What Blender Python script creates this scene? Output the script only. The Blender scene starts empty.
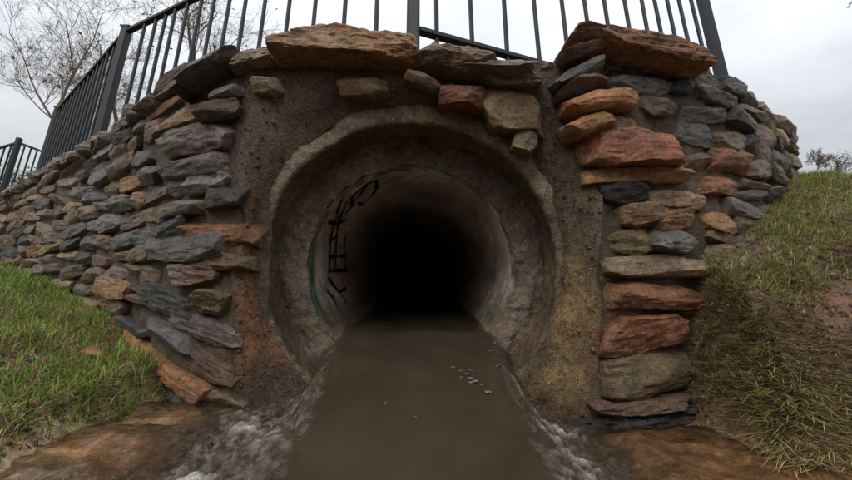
import bpy, bmesh, math, random
import numpy as np
from mathutils import Vector, Matrix

random.seed(7)
rng = np.random.default_rng(7)
S = 1.5                       # everything is laid out in units of 1.5 m, then scaled once at the end
PITCH = math.radians(4.0)
F = 430.0
cp, sp = math.cos(PITCH), math.sin(PITCH)
scene = bpy.context.scene
COL = scene.collection

# ------------------------------------------------------------------ measuring
def ray(x, y):
    a = (x - 426.0) / F; b = (240.0 - y) / F
    return np.array([a, cp - b * sp, sp + b * cp])
def P(x, y, D):
    r = ray(x, y)
    return r * (D / r[1])
def proj(p):
    p = np.asarray(p, float)
    fw = p[..., 1] * cp + p[..., 2] * sp
    up = -p[..., 1] * sp + p[..., 2] * cp
    fw = np.where(np.abs(fw) < 1e-6, 1e-6, fw)
    return 426 + F * p[..., 0] / fw, 240 - F * up / fw
def unit(v):
    v = np.asarray(v, float); return v / np.linalg.norm(v)

# ------------------------------------------------------------------ noise
def _h(ix, iy, iz, seed):
    h = (ix * 374761393 + iy * 668265263 + iz * 1440662683 + seed * 974634773) & 0xFFFFFFFF
    h = ((h ^ (h >> 13)) * 1274126177) & 0xFFFFFFFF
    h = ((h ^ (h >> 16)) * 2246822519) & 0xFFFFFFFF
    return ((h ^ (h >> 15)) & 0xFFFFFF) / float(0xFFFFFF)
def vn(p, seed=0):
    p = np.asarray(p, float)
    f = np.floor(p).astype(np.int64); t = p - f; t = t * t * (3 - 2 * t)
    out = 0
    for dx in (0, 1):
        wx = t[..., 0] if dx else 1 - t[..., 0]
        for dy in (0, 1):
            wy = t[..., 1] if dy else 1 - t[..., 1]
            for dz in (0, 1):
                wz = t[..., 2] if dz else 1 - t[..., 2]
                out = out + wx * wy * wz * _h(f[..., 0] + dx, f[..., 1] + dy, f[..., 2] + dz, seed)
    return out * 2 - 1
def fbm(p, seed=0, octaves=4, gain=0.5):
    p = np.asarray(p, float); a = 1.0; s = 0; tot = 0
    for k in range(octaves):
        s = s + a * vn(p * (2.03 ** k) + k * 17.3, seed + k); tot += a; a *= gain
    return s / tot
def sst(a, b, x):
    t = np.clip((np.asarray(x, float) - a) / (b - a), 0, 1); return t * t * (3 - 2 * t)

# ------------------------------------------------------------------ mesh helpers
class MB:
    def __init__(s): s.v = []; s.f = []; s.c = []; s.n = 0
    def add(s, v, f, c=None):
        v = np.asarray(v, float); k = s.n
        s.v.append(v); s.n += len(v)
        s.f.extend([tuple(int(i) + k for i in q) for q in f])
        if c is None: c = (1, 1, 1)
        c = np.asarray(c, float)
        if c.ndim == 1: c = np.tile(c, (len(v), 1))
        s.c.append(c)
    def tube(s, pts, rad, sides=5, c=None, cap=True):
        pts = [np.asarray(q, float) for q in pts]
        V = []; Fc = []; n = len(pts)
        prev = None
        for i, q in enumerate(pts):
            t = unit(pts[min(i + 1, n - 1)] - pts[max(i - 1, 0)] + 1e-9)
            if prev is None:
                a = np.array([1., 0, 0]) if abs(t[0]) < .8 else np.array([0, 1., 0])
            else: a = prev
            u = unit(a - t * np.dot(a, t)); prev = u
            w = np.cross(t, u); r = rad[i] if hasattr(rad, '__len__') else rad
            for k in range(sides):
                an = 2 * math.pi * (k + .5) / sides
                V.append(q + r * (u * math.cos(an) + w * math.sin(an)))
        for i in range(n - 1):
            for k in range(sides):
                a = i * sides + k; b = i * sides + (k + 1) % sides
                Fc.append((a, b, b + sides, a + sides))
        if cap:
            Fc.append(tuple(range(sides))[::-1]); Fc.append(tuple((n - 1) * sides + k for k in range(sides)))
        s.add(V, Fc, c)
    def bar(s, a, b, w, d, ref=(0, 1, 0), c=None):
        a = np.asarray(a, float); b = np.asarray(b, float)
        t = unit(b - a); r = np.asarray(ref, float); n = unit(r - t * np.dot(r, t)); u = np.cross(t, n)
        bv = min(w, d) * .15
        prof = [(-w/2+bv,-d/2),(w/2-bv,-d/2),(w/2,-d/2+bv),(w/2,d/2-bv),(w/2-bv,d/2),(-w/2+bv,d/2),(-w/2,d/2-bv),(-w/2,-d/2+bv)]
        V = [q + u * x + n * y for q in (a, b) for x, y in prof]
        Fc = [(i, (i + 1) % 8, 8 + (i + 1) % 8, 8 + i) for i in range(8)] + [tuple(range(8))[::-1], tuple(range(8, 16))]
        s.add(V, Fc, c)
    def build(s, name, mat, parent=None, smooth=None, flip=False):
        v = np.concatenate(s.v); c = np.concatenate(s.c)
        if parent is not None: v = v - np.array(parent['_o'])
        me = bpy.data.meshes.new(name)
        me.from_pydata(v.tolist(), [], s.f)
        at = me.attributes.new('col', 'FLOAT_COLOR', 'POINT')
        at.data.foreach_set('color', np.concatenate([c, np.ones((len(c), 1))], 1).astype(np.float32).ravel())
        me.materials.append(mat); me.validate()
        if flip: me.flip_normals()
        if smooth is not None:
            me.polygons.foreach_set('use_smooth', [True] * len(me.polygons))
            if smooth < 180: me.set_sharp_from_angle(angle=math.radians(smooth))
        o = bpy.data.objects.new(name, me); COL.objects.link(o)
        if parent is not None: o.parent = parent
        return o
def grid_faces(nu, nv, wrap=False):
    f = []
    for i in range(nu - (0 if wrap else 1)):
        i2 = (i + 1) % nu
        for j in range(nv - 1):
            f.append((i * nv + j, i2 * nv + j, i2 * nv + j + 1, i * nv + j + 1))
    return f
def attr(o, name, vals):
    a = o.data.attributes.new(name, 'FLOAT', 'POINT'); a.data.foreach_set('value', np.asarray(vals, np.float32))
def thing(name, loc, label, cat, group=None):
    o = bpy.data.objects.new(name, None); COL.objects.link(o)
    o.location = Vector(loc); o['_o'] = [float(q) for q in loc]
    o['label'] = label; o['category'] = cat
    if group: o['group'] = group
    return o
def tag(o, label=None, cat=None, group=None, kind=None):
    if label: o['label'] = label
    if cat: o['category'] = cat
    if group: o['group'] = group
    if kind: o['kind'] = kind
    return o

# ------------------------------------------------------------------ materials
def nodes(name):
    m = bpy.data.materials.new(name); m.use_nodes = True
    nt = m.node_tree; b = nt.nodes['Principled BSDF']
    return m, nt, b
def N(nt, t, **k):
    n = nt.nodes.new(t)
    for a, v in k.items():
        if a in n.inputs: n.inputs[a].default_value = v
        else: setattr(n, a, v)
    return n
def L(nt, a, b): nt.links.new(a, b)
def noise(nt, scale, detail=6, rough=.6, coord=None):
    n = N(nt, 'ShaderNodeTexNoise'); n.inputs['Scale'].default_value = scale
    n.inputs['Detail'].default_value = detail; n.inputs['Roughness'].default_value = rough
    if coord is not None: L(nt, coord, n.inputs['Vector'])
    return n
def ramp(nt, fac, stops):
    r = N(nt, 'ShaderNodeValToRGB'); e = r.color_ramp.elements
    while len(e) < len(stops): e.new(.5)
    for q, (p, c) in zip(e, stops):
        q.position = p; q.color = (c, c, c, 1) if not hasattr(c, '__len__') else (*c, 1)
    L(nt, fac, r.inputs[0]); return r
def mix(nt, mode, fac, a, b):
    m = N(nt, 'ShaderNodeMix', data_type='RGBA', blend_type=mode)
    if hasattr(fac, 'links') or hasattr(fac, 'is_linked'): L(nt, fac, m.inputs[0])
    else: m.inputs[0].default_value = fac
    for q, s in ((a, 6), (b, 7)):
        if hasattr(q, 'is_linked'): L(nt, q, m.inputs[s])
        else: m.inputs[s].default_value = (*q, 1)
    return m.outputs[2]
def bump(nt, b, h, strength, dist, prev=None):
    n = N(nt, 'ShaderNodeBump'); n.inputs['Strength'].default_value = strength; n.inputs['Distance'].default_value = dist
    L(nt, h, n.inputs['Height'])
    if prev is not None: L(nt, prev, n.inputs['Normal'])
    L(nt, n.outputs[0], b.inputs['Normal']); return n.outputs[0]
def geo(nt):
    g = N(nt, 'ShaderNodeNewGeometry'); return g.outputs['Position']

def mat_rock(name, rough=(.2, .62), s1=9, s2=45, s3=160, lo=.45, hi=1.5, bumps=(.9, .9), grit=None, spec=.5):
    m, nt, b = nodes(name); c = geo(nt)
    a = N(nt, 'ShaderNodeVertexColor', layer_name='col').outputs[0]
    n1 = noise(nt, s1, 8, .65, c); n2 = noise(nt, s2, 6, .7, c); n3 = noise(nt, s3, 4, .7, c)
    r1 = ramp(nt, n1.outputs[0], [(.3, lo), (.7, hi)])
    col = mix(nt, 'MULTIPLY', 1, a, r1.outputs[0])
    r2 = ramp(nt, n2.outputs[0], [(.32, .42), (.68, 1.55)])
    col = mix(nt, 'MULTIPLY', .8, col, r2.outputs[0])
    r3 = ramp(nt, n3.outputs[0], [(.35, .6), (.65, 1.4)]); col = mix(nt, 'MULTIPLY', .6, col, r3.outputs[0])
    # mineral veins / rusty film
    n4 = noise(nt, s1 * .7, 5, .7, c); r4 = ramp(nt, n4.outputs[0], [(.5, 0.), (.68, .55)])
    col = mix(nt, 'MIX', r4.outputs[0], col, mix(nt, 'MULTIPLY', 1, col, (1.55, .95, .6)))
    if grit:
        vo = N(nt, 'ShaderNodeTexVoronoi'); vo.inputs['Scale'].default_value = grit; L(nt, c, vo.inputs['Vector'])
        rv = ramp(nt, vo.outputs['Color'], [(.1, .55), (.55, .95), (.85, 1.05), (.97, 2.0)])
        col = mix(nt, 'MULTIPLY', .85, col, rv.outputs[0])
    L(nt, col, b.inputs['Base Color'])
    rr = ramp(nt, n2.outputs[0], [(.35, rough[0]), (.65, rough[1])]); L(nt, rr.outputs[0], b.inputs['Roughness'])
    b.inputs['Specular IOR Level'].default_value = spec
    p = bump(nt, b, n2.outputs[0], bumps[0], .03)
    p = bump(nt, b, n3.outputs[0], bumps[1], .008, p)
    if grit: bump(nt, b, vo.outputs['Distance'], .5, .006, p)
    return m
M = {}
M['stone'] = mat_rock('rough_stone')
M['mortar'] = mat_rock('gritty_mortar', (.45, .9), 7, 40, 150, .55, 1.35, (.8, .9), grit=75)
M['render'] = mat_rock('wet_mortar', (.22, .6), 5, 30, 120, .55, 1.4, (.6, .7), grit=90)
M['concrete'] = mat_rock('concrete', (.4, .8), 4, 28, 130, .65, 1.25, (.5, .7), grit=85)
M['pipe'] = mat_rock('pipe_concrete', (.3, .6), 3, 18, 120, .75, 1.2, (.15, .3), spec=.35)
M['soil'] = mat_rock('soil', (.6, .95), 4, 26, 110, .6, 1.4, (.8, .9), grit=60)
M['bed'] = mat_rock('wet_rock_bed', (.12, .4), 3.2, 14, 60, .4, 1.6, (.9, .9), grit=26)

def mat_plain(name, col, rough, spec=.5, var=.3, scale=20, metal=0, usecol=False):
    m, nt, b = nodes(name); c = geo(nt)
    n = noise(nt, scale, 6, .6, c); r = ramp(nt, n.outputs[0], [(.3, 1 - var), (.7, 1 + var)])
    base = N(nt, 'ShaderNodeVertexColor', layer_name='col').outputs[0] if usecol else col
    L(nt, mix(nt, 'MULTIPLY', 1, r.outputs[0], base), b.inputs['Base Color'])
    b.inputs['Roughness'].default_value = rough; b.inputs['Specular IOR Level'].default_value = spec
    b.inputs['Metallic'].default_value = metal
    bump(nt, b, n.outputs[0], .15, .004)
    return m
M['fence'] = mat_plain('dark_painted_steel', (.012, .013, .016), .5, .25, .25, 60)
M['bark'] = mat_plain('bark', (.10, .075, .058), .85, .3, .4, 60, usecol=True)
M['paint'] = mat_plain('black_paint', (.012, .012, .012), .6, .3, .3, 60)
def mat_leafy(name, transl=.25):
    m, nt, b = nodes(name)
    a = N(nt, 'ShaderNodeVertexColor', layer_name='col').outputs[0]
    L(nt, a, b.inputs['Base Color']); b.inputs['Roughness'].default_value = .6
    b.inputs['Specular IOR Level'].default_value = .18
    t = N(nt, 'ShaderNodeBsdfTranslucent'); L(nt, a, t.inputs[0])
    mx = N(nt, 'ShaderNodeMixShader'); mx.inputs[0].default_value = transl
    L(nt, b.outputs[0], mx.inputs[1]); L(nt, t.outputs[0], mx.inputs[2])
    L(nt, mx.outputs[0], nt.nodes['Material Output'].inputs[0])
    return m
M['grass'] = mat_leafy('grass_blades'); M['leaf'] = mat_leafy('dry_leaf', .15)

def mat_water():
    m, nt, b = nodes('muddy_water'); c = geo(nt)
    foam = N(nt, 'ShaderNodeAttribute', attribute_name='foam').outputs['Fac']
    clear = N(nt, 'ShaderNodeAttribute', attribute_name='clear').outputs['Fac']
    n1 = noise(nt, 2.2, 5, .6, c)
    base = ramp(nt, n1.outputs[0], [(.3, (.034, .0245, .016)), (.7, (.051, .037, .025))]).outputs[0]
    mp = N(nt, 'ShaderNodeMapping'); mp.inputs['Scale'].default_value = (1.0, .55, 1); L(nt, c, mp.inputs['Vector'])
    nf = noise(nt, 7, 5, .6, mp.outputs[0]); nw = noise(nt, 16, 4, .6, mp.outputs[0])
    wp = N(nt, 'ShaderNodeVectorMath', operation='MULTIPLY_ADD'); L(nt, nw.outputs['Color'], wp.inputs[0]); wp.inputs[1].default_value = (.09, .09, .09); L(nt, mp.outputs[0], wp.inputs[2])
    vo = N(nt, 'ShaderNodeTexVoronoi', feature='F1'); vo.inputs['Scale'].default_value = 24; L(nt, wp.outputs[0], vo.inputs['Vector'])
    vf = N(nt, 'ShaderNodeTexVoronoi', feature='F1'); vf.inputs['Scale'].default_value = 75; L(nt, wp.outputs[0], vf.inputs['Vector'])
    rim = ramp(nt, vo.outputs['Distance'], [(.28, .12), (.62, .85)]); rif = ramp(nt, vf.outputs['Distance'], [(.25, 1.), (.7, .5)])
    pat = N(nt, 'ShaderNodeMath', operation='MULTIPLY'); L(nt, rim.outputs[0], pat.inputs[0]); L(nt, rif.outputs[0], pat.inputs[1])
    nd = N(nt, 'ShaderNodeMath', operation='MULTIPLY_ADD'); L(nt, foam, nd.inputs[0]); nd.inputs[1].default_value = .42; L(nt, nf.outputs[0], nd.inputs[2])
    gate = ramp(nt, nd.outputs[0], [(.66, 0.), (1.0, 1.)])
    fm = N(nt, 'ShaderNodeMath', operation='MULTIPLY'); L(nt, gate.outputs[0], fm.inputs[0]); L(nt, pat.outputs[0], fm.inputs[1])
    fr = ramp(nt, fm.outputs[0], [(.05, 0.), (.75, .9)])
    crest = N(nt, 'ShaderNodeAttribute', attribute_name='crest').outputs['Fac']
    cm = N(nt, 'ShaderNodeMath', operation='MULTIPLY'); L(nt, crest, cm.inputs[0]); L(nt, rif.outputs[0], cm.inputs[1])
    col = mix(nt, 'MIX', fr.outputs[0], base, (.125, .103, .080))
    col = mix(nt, 'MIX', cm.outputs[0], col, (.55, .52, .48))  # near-white highlights painted onto the wave crests
    L(nt, col, b.inputs['Base Color'])
    rr = ramp(nt, fr.outputs[0], [(0., .05), (.6, .10)]); L(nt, rr.outputs[0], b.inputs['Roughness'])
    b.inputs['IOR'].default_value = 1.33
    nb = noise(nt, 26, 4, .55, mp.outputs[0]); nb2 = noise(nt, 5, 3, .5, mp.outputs[0])
    st = N(nt, 'ShaderNodeMath', operation='MULTIPLY_ADD'); L(nt, foam, st.inputs[0]); st.inputs[1].default_value = .55; st.inputs[2].default_value = .05
    bn = N(nt, 'ShaderNodeBump'); bn.inputs['Distance'].default_value = .03; s2 = N(nt, 'ShaderNodeMath', operation='MULTIPLY_ADD'); L(nt, clear, s2.inputs[0]); s2.inputs[1].default_value = .30; L(nt, st.outputs[0], s2.inputs[2]); L(nt, s2.outputs[0], bn.inputs['Strength']); L(nt, nb.outputs[0], bn.inputs['Height'])
    inv0 = N(nt, 'ShaderNodeMath', operation='SUBTRACT'); inv0.inputs[0].default_value = 1; L(nt, vo.outputs['Distance'], inv0.inputs[1])
    b3 = N(nt, 'ShaderNodeBump'); b3.inputs['Distance'].default_value = .012; L(nt, gate.outputs[0], b3.inputs['Strength']); L(nt, inv0.outputs[0], b3.inputs['Height']); L(nt, b3.outputs[0], bn.inputs['Normal'])
    bn2 = N(nt, 'ShaderNodeBump'); bn2.inputs['Distance'].default_value = .05; bn2.inputs['Strength'].default_value = .3; L(nt, nb2.outputs[0], bn2.inputs['Height']); L(nt, bn.outputs[0], bn2.inputs['Normal'])
    L(nt, bn2.outputs[0], b.inputs['Normal'])
    # shallow water lets part of the bed show through
    tr = N(nt, 'ShaderNodeBsdfTransparent'); tr.inputs[0].default_value = (.86, .78, .68, 1)
    gl = N(nt, 'ShaderNodeBsdfGlossy'); gl.inputs['Roughness'].default_value = .06; L(nt, bn2.outputs[0], gl.inputs['Normal'])
    fz = N(nt, 'ShaderNodeFresnel'); fz.inputs[0].default_value = 1.33; L(nt, bn2.outputs[0], fz.inputs['Normal'])
    film = N(nt, 'ShaderNodeMixShader'); L(nt, fz.outputs[0], film.inputs[0]); L(nt, tr.outputs[0], film.inputs[1]); L(nt, gl.outputs[0], film.inputs[2])
    inv = N(nt, 'ShaderNodeMath', operation='SUBTRACT'); inv.inputs[0].default_value = 1; L(nt, fr.outputs[0], inv.inputs[1])
    fc = N(nt, 'ShaderNodeMath', operation='MULTIPLY'); L(nt, clear, fc.inputs[0]); L(nt, inv.outputs[0], fc.inputs[1])
    mx = N(nt, 'ShaderNodeMixShader'); L(nt, fc.outputs[0], mx.inputs[0]); L(nt, b.outputs[0], mx.inputs[1]); L(nt, film.outputs[0], mx.inputs[2])
    L(nt, mx.outputs[0], nt.nodes['Material Output'].inputs[0])
    return m
M['water'] = mat_water()
M['foam'] = mat_plain('foam_bubbles', (.14, .118, .095), .3, .5, .2, 90)

# ------------------------------------------------------------------ layout of the walls (plan, camera at origin looking +Y)
def chaikin(pts, n=3):
    pts = [np.array(q, float) for q in pts]
    for _ in range(n):
        out = [pts[0]]
        for a, b in zip(pts[:-1], pts[1:]): out += [a * .75 + b * .25, a * .25 + b * .75]
        pts = out + [pts[-1]]
    return np.array(pts)
def make_plan(pts, sgn):
    q = chaikin(pts); seg = np.linalg.norm(q[1:] - q[:-1], axis=1); cum = np.concatenate([[0], np.cumsum(seg)])
    def plan(u):
        i = int(min(max(np.searchsorted(cum, u, side='right') - 1, 0), len(seg) - 1))
        d = (q[i + 1] - q[i]) / seg[i]; return q[i] + d * (u - cum[i]), d, sgn * np.array([d[1], -d[0]])
    return plan, cum[-1], q
lplan, LLEN, LPTS = make_plan([(-.72, 1.64), (-1.08, 1.80), (-1.75, 2.42), (-2.7, 3.18), (-4.9, 4.87)], -1)
rplan, RLEN, RPTS = make_plan([(.68, 1.655), (1.02, 1.70), (1.45, 1.92), (1.95, 2.32), (2.38, 2.72), (2.75, 3.3)], 1)
WTOP = .78
def hit(plan, length, x, y):
    """where the line of sight through a measured point meets the wall: (u, z)"""
    r = ray(x, y); best = None
    us = np.linspace(-.15, length, 400); prev = None
    for u in us:
        q = plan(max(u, 0))[0] if u >= 0 else plan(0)[0] + plan(0)[1] * u
        cr = q[0] * r[1] - q[1] * r[0]
        if prev is not None and prev[1] * cr <= 0 and q[1] > .2:
            t = prev[1] / (prev[1] - cr + 1e-12); uu = prev[0] + (u - prev[0]) * t
            D = plan(max(uu, 0))[0][1] if uu >= 0 else (plan(0)[0] + plan(0)[1] * uu)[1]
            return uu, r[2] / r[1] * D
        prev = (u, cr)
    return None

# ------------------------------------------------------------------ terrain
XM = -.035
def left_bank(X, Y):
    d = np.maximum(-X - 1.03, 0)
    z = -.44 + .04 + .22 * d / (1 + .18 * d)
    return z + .5 * sst(4.3, 6.5, Y)
def right_bank(X, Y):
    s = np.maximum(Y - 1.22 + .04 * (X - 1.2), 0)
    z = -.55 + 1.51 * s / (1 + .62 * s)
    k = .10
    h = np.clip(.5 + .5 * (.60 - z) / k, 0, 1)
    return .60 * (1 - h) + z * h - k * h * (1 - h)
def bed_z(X, Y):
    p = np.stack([X * 2.6, Y * 2.6, X * 0], -1); p2 = np.stack([X * 10, Y * 10, X * 0], -1); p3 = np.stack([X * 30, Y * 30, X * 0], -1)
    lvl = np.where(X < 0, -.505, -.575)
    a = np.abs(X - XM); ledge = sst(.50, .78, a) * sst(1.75, 1.5, Y + .1 * vn(p))
    rel =   .030 * fbm(p, 3, 3) + .012 * (1 - 2 * np.abs(fbm(p2, 5, 3))) + .006 * fbm(p3, 9, 3)
    return lvl + rel + .012 * ledge - .10 * (1 - sst(.42, .70, a)) - .035 * (1 - ledge)
def ground_z(X, Y):
    X = np.asarray(X, float); Y = np.asarray(Y, float)
    p = np.stack([X * 5, Y * 5, X * 0], -1); nz = fbm(p, 11, 4)
    bed = bed_z(X, Y)
    eL = sst(-.99 + .05 * nz, -1.10 + .05 * nz, X)
    eL = eL * 1.0
    wr = sst(.99 + .04 * nz, 1.12 + .04 * nz, X) * sst(1.10 + .05 * nz, 1.30 + .05 * nz, Y + .12 * (X - 1.24))
    z = bed * (1 - eL) + (left_bank(X, Y) + .035 * nz) * eL
    z = np.where(X > 0, bed * (1 - wr) + (right_bank(X, Y) + .045 * nz) * wr, z)
    far = sst(3.0, 12.0, np.maximum(np.abs(X), -Y))
    bk = sst(.35, -.6, Y) * sst(.75, 1.5, np.abs(X - XM)) * 1.25 + sst(-3.0, -4.6, Y) * 1.9  # unseen banks behind the camera, added to block low sky light
    return z + bk * (1 + .2 * nz) + far * .25 * (np.abs(X) > .9)
def axis_ticks(lo, hi, step, far, n):
    a = np.arange(lo, hi + 1e-6, step); k = np.geomspace(step, far, n)
    return np.concatenate([lo - k[::-1], a, hi + k])
gx = axis_ticks(-2.9, 2.9, .022, 60, 26); gy = axis_ticks(.45, 3.3, .022, 55, 26)
gy = gy[(gy < 9)]
GX, GY = np.meshgrid(gx, gy, indexing='ij'); GZ = ground_z(GX, GY)
V = np.stack([GX, GY, GZ], -1).reshape(-1, 3)
soil = np.array([.135, .088, .055]); redsoil = np.array([.165, .094, .053]); rock = np.array([.36, .225, .135]); tan = np.array([.44, .33, .215])
nz = fbm(V * 1.7, 31, 4)[:, None]; bank = sst(.03, .08, np.abs(V[:, 2] - bed_z(V[:, 0], V[:, 1])))[:, None]
c_bed = rock * (1 - sst(-.2, .4, nz)) + tan * sst(-.2, .4, nz)
c_bed = c_bed * (.75 + .5 * sst(-.5, .5, fbm(V * 6, 41, 3)))[:, None]
c_soil = soil + (redsoil - soil) * sst(0, .5, fbm(V * 2.3, 51, 3))[:, None]
px, py = proj(V)
bare = np.exp(-(((px - 835) / 38) ** 2 + ((py - 308) / 26) ** 2))[:, None]
c_soil = c_soil * (1 - bare) + np.array([.195, .098, .054]) * bare
mb = MB(); mb.add(V, grid_faces(len(gx), len(gy)), c_bed * (1 - bank) + c_soil * bank)
ico = bmesh.new(); bmesh.ops.create_icosphere(ico, subdivisions=1, radius=1); iv = np.array([v.co[:] for v in ico.verts]); ifc = [[v.index for v in f.verts] for f in ico.faces]; ico.free()
rc = np.random.default_rng(88)
for k in range(5200):
    x_, y_ = (rc.uniform(1.05, 2.6), rc.uniform(1.2, 2.5)) if k % 4 else (rc.uniform(-1.7, -1.0), rc.uniform(.8, 1.6))
    z_ = float(ground_z(np.array(x_), np.array(y_)))
    if abs(z_ - float(bed_z(np.array(x_), np.array(y_)))) < .03: continue
    rr = rc.uniform(.003, .011) * (1.7 if rc.random() < .06 else 1)
    cc_ = redsoil * rc.uniform(.6, 1.5) if rc.random() < .85 else np.array([.26, .21, .16]) * rc.uniform(.6, 1.2)
    mb.add(iv * rr * rc.uniform(.6, 1.3, 3) * (1 + .22 * rc.normal(size=(12, 1))) + np.array([x_, y_, z_ + rr * .2]), ifc, cc_)
g = mb.build('ground', M['soil'], smooth=180); tag(g, kind='structure')
# wet look of the bed: second material where it lies at water height
g.data.materials.append(M['bed'])
fz = np.empty(len(g.data.polygons) * 3); g.data.polygons.foreach_get('center', fz); fz = fz.reshape(-1, 3)
g.data.polygons.foreach_set('material_index', (np.abs(fz[:, 2] - bed_z(fz[:, 0], fz[:, 1])) < .02).astype(np.int32))

# the level ground behind the walls, out to the horizon
edge = [np.array([-260., 60.]), np.array([-8., 7.3])] + [lplan(u)[0] - lplan(u)[2] * .25 for u in (LLEN, 3.6, 2.5, 1, .25)] + \
       [np.array([-.3, 2.02]), np.array([.3, 2.02])] + [np.array(q) for q in ((.8, 1.98), (1.3, 2.15), (1.9, 2.6), (2.6, 3.2), (6., 5.), (260., 60.))]
rows = []
for d in (0, .5, 1.2, 3, 8, 20, 60, 420):
    for q in edge:
        w = d / 420.0
        rows.append([q[0] * (1 + .2 * w), q[1] + d, .66 + .03 * math.sin(q[0] * 1.7 + d)])
mb = MB(); ne = len(edge); mb.add(rows, [(i * ne + j, i * ne + j + 1, (i + 1) * ne + j + 1, (i + 1) * ne + j) for i in range(7) for j in range(ne - 1)], (.12, .10, .06))
tag(mb.build('upper_ground', M['soil'], smooth=180), kind='structure')

# ------------------------------------------------------------------ stones
_cg = {}
def cube_grid(n):
    if n in _cg: return _cg[n]
    idx = {}; V = []; Fc = []
    def vid(i, j, k):
        key = (i, j, k)
        if key not in idx: idx[key] = len(V); V.append((2 * i / n - 1, 2 * j / n - 1, 2 * k / n - 1))
        return idx[key]
    for a in range(n):
        for b in range(n):
            Fc.append([vid(0, a, b), vid(0, a, b + 1), vid(0, a + 1, b + 1), vid(0, a + 1, b)])
            Fc.append([vid(n, a, b), vid(n, a + 1, b), vid(n, a + 1, b + 1), vid(n, a, b + 1)])
            Fc.append([vid(a, 0, b), vid(a + 1, 0, b), vid(a + 1, 0, b + 1), vid(a, 0, b + 1)])
            Fc.append([vid(a, n, b), vid(a, n, b + 1), vid(a + 1, n, b + 1), vid(a + 1, n, b)])
            Fc.append([vid(a, b, 0), vid(a, b + 1, 0), vid(a + 1, b + 1, 0), vid(a + 1, b, 0)])
            Fc.append([vid(a, b, n), vid(a + 1, b, n), vid(a + 1, b + 1, n), vid(a, b + 1, n)])
    _cg[n] = (np.array(V), Fc); return _cg[n]
PAL = {'grey': (.152, .140, .124), 'blue': (.108, .103, .100), 'dark': (.044, .042, .042), 'brown': (.200, .135, .082),
       'umber': (.140, .092, .058), 'orange': (.315, .160, .068), 'tan': (.31, .225, .135), 'rust': (.255, .135, .064), 'red': (.27, .115, .062), 'olive': (.19, .145, .075)}
def stone(c, U, Nn, Vv, w, h, d, col, seed, n=9, rough=1.0, tilt=0.0):
    r = np.random.default_rng(seed)
    p, Fc = cube_grid(n); p = p.copy()
    p = p / (np.sum(np.abs(p) ** 18, 1) ** (1 / 18))[:, None]
    # broken slab: wedge-shaped, skewed, then split along flat faces
    p[:, 2] *= 1 - r.uniform(-.30, .30) * p[:, 0]
    p[:, 0] += r.uniform(-.35, .35) * p[:, 2] * min(1, h / w * 1.6)
    p[:, 2] += r.uniform(-.14, .14) * np.sin(p[:, 0] * 2.1 + r.uniform(0, 6))
    sd0 = r.uniform(0, 50); p[:, 2] *= 1 + .20 * fbm(np.stack([p[:, 0] * 2.2 * max(1, w / h / 3) + sd0, np.sign(p[:, 2]) * 3, 0 * p[:, 0]], 1), 13, 3)
    p[:, 1] += r.uniform(-.40, .30) * p[:, 2] + r.uniform(-.30, .30) * p[:, 0]
    for k in range(9):
        nn = r.normal(size=3) * np.array([.55, .9, .55]); nn[1] = -abs(nn[1]); nn = unit(nn)
        dd = r.uniform(.80, 1.0) * (np.abs(nn) @ np.array([1, 1, 1])) * r.uniform(.72, .92)
        e = np.maximum(p @ nn - dd, 0); p -= e[:, None] * nn * .96
    for sx in (-1, 1):
        for sz in (-1, 1):
            if r.random() < .42:
                nn = unit([sx * r.uniform(.5, 1), -r.uniform(0, .5), sz * r.uniform(.5, 1)]); dd = r.uniform(1.0, 1.28)
                e = np.maximum(p @ nn - dd, 0); p -= e[:, None] * nn * .96
    half = np.array([w / 2, d / 2, h / 2]); q = p * half
    sd = int(seed) % 9973; sc = np.array([1, 1, 1])
    lay = fbm(np.stack([q[:, 0] * 12, q[:, 1] * 12, q[:, 2] * 70], 1) + sd, sd, 4, .6)
    big = fbm(q * 17 + sd * 1.3, sd + 5, 4, .55)
    rid = 1 - 2 * np.abs(fbm(q * 26 + sd * .7, sd + 7, 4, .6))
    k = min(h, .09)
    dirs = p / np.linalg.norm(p, axis=1)[:, None]
    q = q + dirs * (k * rough * (.05 * big + .075 * rid))[:, None]
    q[:, 1] += k * .12 * rough * lay
    ct, st = math.cos(tilt), math.sin(tilt)
    x = q[:, 0] * ct - q[:, 2] * st; z = q[:, 0] * st + q[:, 2] * ct
    W = np.asarray(c) + x[:, None] * U + q[:, 1][:, None] * (-np.asarray(Nn)) + z[:, None] * Vv
    base = np.array(PAL[col]) * r.uniform(.72, 1.25) * (1 + r.uniform(-.08, .08, 3))
    alt = np.array(PAL[r.choice(['rust', 'rust', 'umber', 'brown'] if col in ('orange', 'rust', 'red') else ['brown', 'grey', 'umber', 'tan'])])
    m = sst(.0, .5, fbm(q * 11 + sd * 2.1, sd + 9, 4))[:, None] * .5
    C = base * (1 - m) + alt * m
    # mortar smeared on the back and lower edges
    mm = (sst(-.25, .55, p[:, 1] + .5 * fbm(q * 30, sd + 3, 3)) * .8)[:, None]
    C = C * (1 - mm) + np.array([.12, .086, .054]) * mm
    return W, Fc, C
ZUP = np.array([0, 0, 1.])
STONES = []     # (pixel area, V, F, C, name)
def put(V, Fc, C, name='stone'):
    px, py = proj(V); on = (V[:, 1] > .3)
    vis = max(0, min(px.max(), 852) - max(px.min(), 0)) * max(0, min(py.max(), 480) - max(py.min(), 0))
    STONES.append([vis, V, Fc, C, name])
KEYBOX = []
def untilt(W, H, t):
    c, s = math.cos(t), abs(math.sin(t)); k = c * c - s * s
    return max((W * c - H * s) / k, .5 * W), max((H * c - W * s) / k, .42 * H)
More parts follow.
